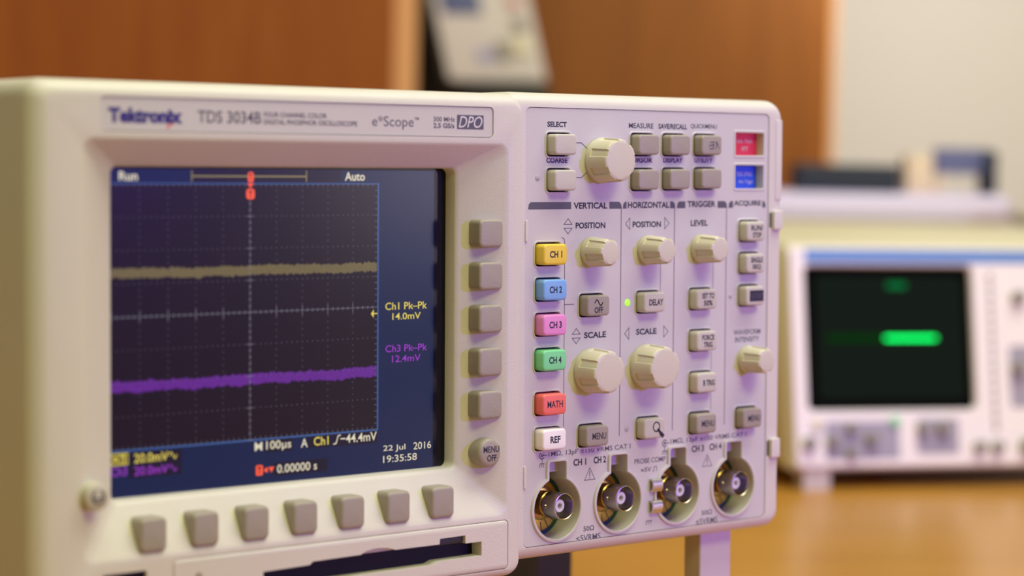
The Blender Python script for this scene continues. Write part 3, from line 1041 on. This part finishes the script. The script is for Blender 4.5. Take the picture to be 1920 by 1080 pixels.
for xc, zc in ((179.8, 67.7), (184.1, 28.6)):
    tri([(xc - 1.9, zc + 0.7), (xc + 1.9, zc + 0.7), (xc, zc + 2.7)])
    tri([(xc - 1.9, zc - 0.7), (xc + 1.9, zc - 0.7), (xc, zc - 2.7)])
for zc in (68.3, 28.5):
    tri([(207.8, zc), (209.9, zc + 2.1), (209.9, zc - 2.1)])
    tri([(229.8, zc), (227.5, zc + 2.1), (227.5, zc - 2.1)])
for xc, zc in ((191.2, -23.3), (251.0, -23.0)):
    tri([(xc - 2.5, zc), (xc + 2.5, zc), (xc, zc + 4.3)], 'warning_mark',
        ([(xc, zc + 3.0), (xc, zc + 1.5)], [(xc, zc + 0.8), (xc, zc + 0.7)]))
mb = MB()
for xc, zc in ((168.3, -12.9), (228.6, -12.8)):
    stroke(mb, [(xc + 1.2 * math.cos(R(a)), zc + 1.2 * math.sin(R(a))) for a in range(40, 321, 20)], 0.3, yp)
    stroke(mb, [(xc + 0.4 * math.cos(R(a)), zc + 0.4 * math.sin(R(a))) for a in range(0, 361, 40)], 0.3, yp)
    stroke(mb, [(xc + 0.3, zc), (xc + 2.2, zc)], 0.3, yp)
    stroke(mb, [(xc, zc - 1.3), (xc, zc - 2.9)], 0.25, yp)
    stroke(mb, [(xc - 1.0, zc - 2.9), (xc + 1.0, zc - 2.9)], 0.3, yp)
    for d in (-0.8, 0.1, 1.0):
        stroke(mb, [(xc + d, zc - 2.9), (xc + d - 0.4, zc - 4.1)], 0.25, yp)
stroke(mb, [(222.6, -22.7), (223.2, -22.7), (223.2, -21.1), (224.6, -21.1), (224.6, -22.7)], 0.25, yp)
stroke(mb, [(219.4, -40.9), (222.4, -40.9)], 0.25, yp)
for d in (219.8, 220.9, 222.0):
    stroke(mb, [(d, -40.9), (d - 0.4, -42.2)], 0.25, yp)
mb.out('ground_marks', INKG, cp, smooth=False)

# lights on the plate
for x, z, r_, m in ((209.0, 39.7, 1.3, LED), (209.2, -6.2, 1.1, LEDO), (165.3, 84.8, 1.1, LEDO), (262.5, 40.5, 0.9, LEDO)):
    mb = MB()
    lathe(mb, x, z, [(r_, YP + 0.2), (r_, YP - 0.1), (r_ * 0.7, YP - 0.3), (0, YP - 0.36)], 20)
    o = mb.out('indicator_light', m, osc)
    if m is LED:
        o['label'] = 'lit green indicator light'

# option windows
for (a, b, c, d), m, t1, t2, lab in ((WIN[0], MODR, 'Adv. Math', 'FFT', 'red option module label'), (WIN[1], MODB, 'TDS 3TRG', 'Adv. Trigger', 'blue option module label')):
    mb = MB()
    mb.box(a - 0.6, b + 0.6, YP + 3.7, YP + 4.5, c - 0.6, d + 0.6)
    w = mb.out('option_module', m, osc, smooth=False)
    w['label'] = lab
    text('legend', t1, b - 10.8, b - 2.4, c + 4.7, c + 6.2, YP + 3.66, INKL, w, 0.0)
    text('legend', t2, b - 9.6 if m is MODB else b - 8, b - 1.6 if m is MODB else b - 4.6, c + 1.6, c + 3.3, YP + 3.66, INKL, w, 0.0)

# input connectors
for cx, cz in BNC:
    bx, bz = cx + 0.05, cz + 1.1
    mb = MB()
    lathe(mb, bx, bz, [(0, -12.0), (1.0, -12.0)], 40)
    lathe(mb, bx, bz, [(4.15, 0), (4.15, -4.0), (4.45, -4.1), (4.45, -6.6), (4.15, -6.8), (4.0, -7.4), (4.05, -7.5), (4.05, -8)], 40)
    mb.v, mb.f = [], []
    lathe(mb, bx, bz, [(4.0, -5.0), (4.0, -6.6), (4.35, -7.3), (4.82, -7.5), (4.82, -13.9), (4.72, -14.25), (4.5, -14.3), (4.32, -14.1), (4.3, -7.0)], 48)
    for sgn in (-1, 1):
        mb.loft([[(bx + sgn * 4.6, -9.4 + 0.9 * math.cos(t_ * math.pi / 6), bz + 0.9 * math.sin(t_ * math.pi / 6)) for t_ in range(12)],
                 [(bx + sgn * 5.5, -9.4 + 0.8 * math.cos(t_ * math.pi / 6), bz + 0.8 * math.sin(t_ * math.pi / 6)) for t_ in range(12)]], False, True)
    con = mb.out('input_connector', BARREL, osc)
    mb = MB()
    lathe(mb, bx, bz, [(4.3, -7.2), (2.3, -7.3), (2.3, -11.6), (2.1, -11.8), (1.0, -11.8), (1.0, -8.6)], 36)
    mb.out('insulator', PTFE, con)
    mb = MB()
    lathe(mb, bx, bz, [(1.0, -9.0), (0.0, -9.0)], 24)
    mb.out('contact', DARK, con)
    mb = MB()
    lathe(mb, bx, bz, [(6.2, -0.3), (6.2, -2.0), (5.6, -2.3), (4.5, -2.35), (4.4, -4.4), (4.6, -4.6), (4.6, -6.0), (4.2, -6.4), (3.9, -6.5)], 48)
    mb.out('threaded_base', GOLDD, con)
    mb = MB()
    lathe(mb, cx, cz, [(9.5, -0.25), (4.0, -0.25)], 60)
    gp = mb.out('ground_plate', GOLD, con)
    mb = MB()
    for a in range(200, 345, 20):
        ca, sa = math.cos(R(a)), math.sin(R(a))
        stroke(mb, [(cx + 6.3 * ca, cz + 6.3 * sa), (cx + 9.4 * ca, cz + 9.4 * sa)], 0.3, -0.3)
    for v in mb.v:
        pass
    pl = mb.out('plate_slots', DARK, con, smooth=False)
    mb = MB()
    mb.box(cx - 12.5, cx + 12.5, 0.0, 0.6, cz - 12.5, cz + 17.5)
    lathe(mb, cx, cz, [(10.95, 0.0), (10.95, -0.5), (9.5, -0.5), (9.5, 0.0)], 60)
    mb.out('washer', GREENW, con)
    mb = MB()
    mb.box(cx - 4.0, cx + 4.0, -6.2, -2.0, cz + 12.6, cz + 16.8)
    mb.out('keying_block', PANELM, con, smooth=False)

# probe compensation terminals
for x0, x1, z0, z1 in ((221.0, 225.8, -30.3, -25.4), (220.9, 225.8, -38.2, -33.4)):
    mb = MB()
    prof_ = []
    rings = []
    for k in range(9):
        a = math.pi * k / 8
        rings.append((YP + 0.1 - 2.4 * math.sin(a) ** 0.35, (z0 + z1) / 2 - (z1 - z0) / 2 * math.cos(a)))
    outer = rings
    inner = [(YP + 0.1 + (y - YP - 0.1) * 0.72, (z0 + z1) / 2 + (z - (z0 + z1) / 2) * 0.72) for y, z in rings]
    loop = outer + inner[::-1]
    n = len(loop)
    e = 0.5
    L = [[(x0, y, z) for y, z in loop], [(x1, y, z) for y, z in loop]]
    mb.loft(L)
    k = len(outer)
    for xi in (0, 1):
        b0 = xi * n
        for i in range(k - 1):
            mb.f.append((b0 + i, b0 + i + 1, b0 + n - 2 - i, b0 + n - 1 - i))
    mb.out('probe_terminal', TABM, osc)

# latches and ridges on the plate edges
for z0, z1 in ((65.3, 72.6), (-22.4, -14.9)):
    mb = MB()
    mb.box(283.2, 284.2, YH - 0.05, YH + 0.2, z0 + 0.8, z1 - 0.8)
    mb.out('latch_gap', DARK, osc, smooth=False)
    block('latch', 284.4, 289.2, z0, z1, YH + 1.5, YH - 1.5, CREAM, osc, 0.7, 0.4)
for z0, z1 in ((-24, -16), (62.5, 70)):
    block('latch', 159.4, 160.5, z0, z1, YH + 1, YH - 0.5, CREAM, osc, 0.4, 0.2)
block('side_ridge', 286.2, 289.6, 76.6, 107.2, YH + 3, YH - 0.25, CREAM, osc, 0.4, 0.2)

# folding foot that holds up the right front
mb = MB()
zb = -54 - 49.0 + 4.2
mb.loft([at(rrect(255.9, 272.4, zb, -49, 0.6, 3), 6.4), at(rrect(255.9, 272.4, zb, -49, 0.6, 3), -1.6), at(rrect(256.2, 272.1, zb + 0.3, -49, 0.6, 3), -2)], True, True)
mb.out('folding_foot', PALEMETAL, osc)
mb = MB()
mb.loft([at(rrect(4, 20.5, zb, -53, 0.6, 3), 6.4), at(rrect(4, 20.5, zb, -53, 0.6, 3), -1.6), at(rrect(4.3, 20.2, zb + 0.3, -53, 0.6, 3), -2)], True, True)
mb.out('folding_foot', PALEMETAL, osc)

# black case the oscilloscope rests on
OFF[0] = Vector((138, 111, 0))
mb = MB()
rings = []
for ins, z in ((2, 0), (0, 2), (0, 42.5), (2, 44.5)):
    rings.append([(p[0], p[1], z) for p in rrect(5 + ins, 271 - ins, 84 + ins, 139 - ins, 3)])
mb.loft(rings, True, True)
pad = mb.out('support_case', BLACK, None)
pad.location = (0.138, 0.111, DESK)
tag(pad, 'black case lying flat under the front oscilloscope', 'case')
OFF[0] = Vector((0, 0, 0))
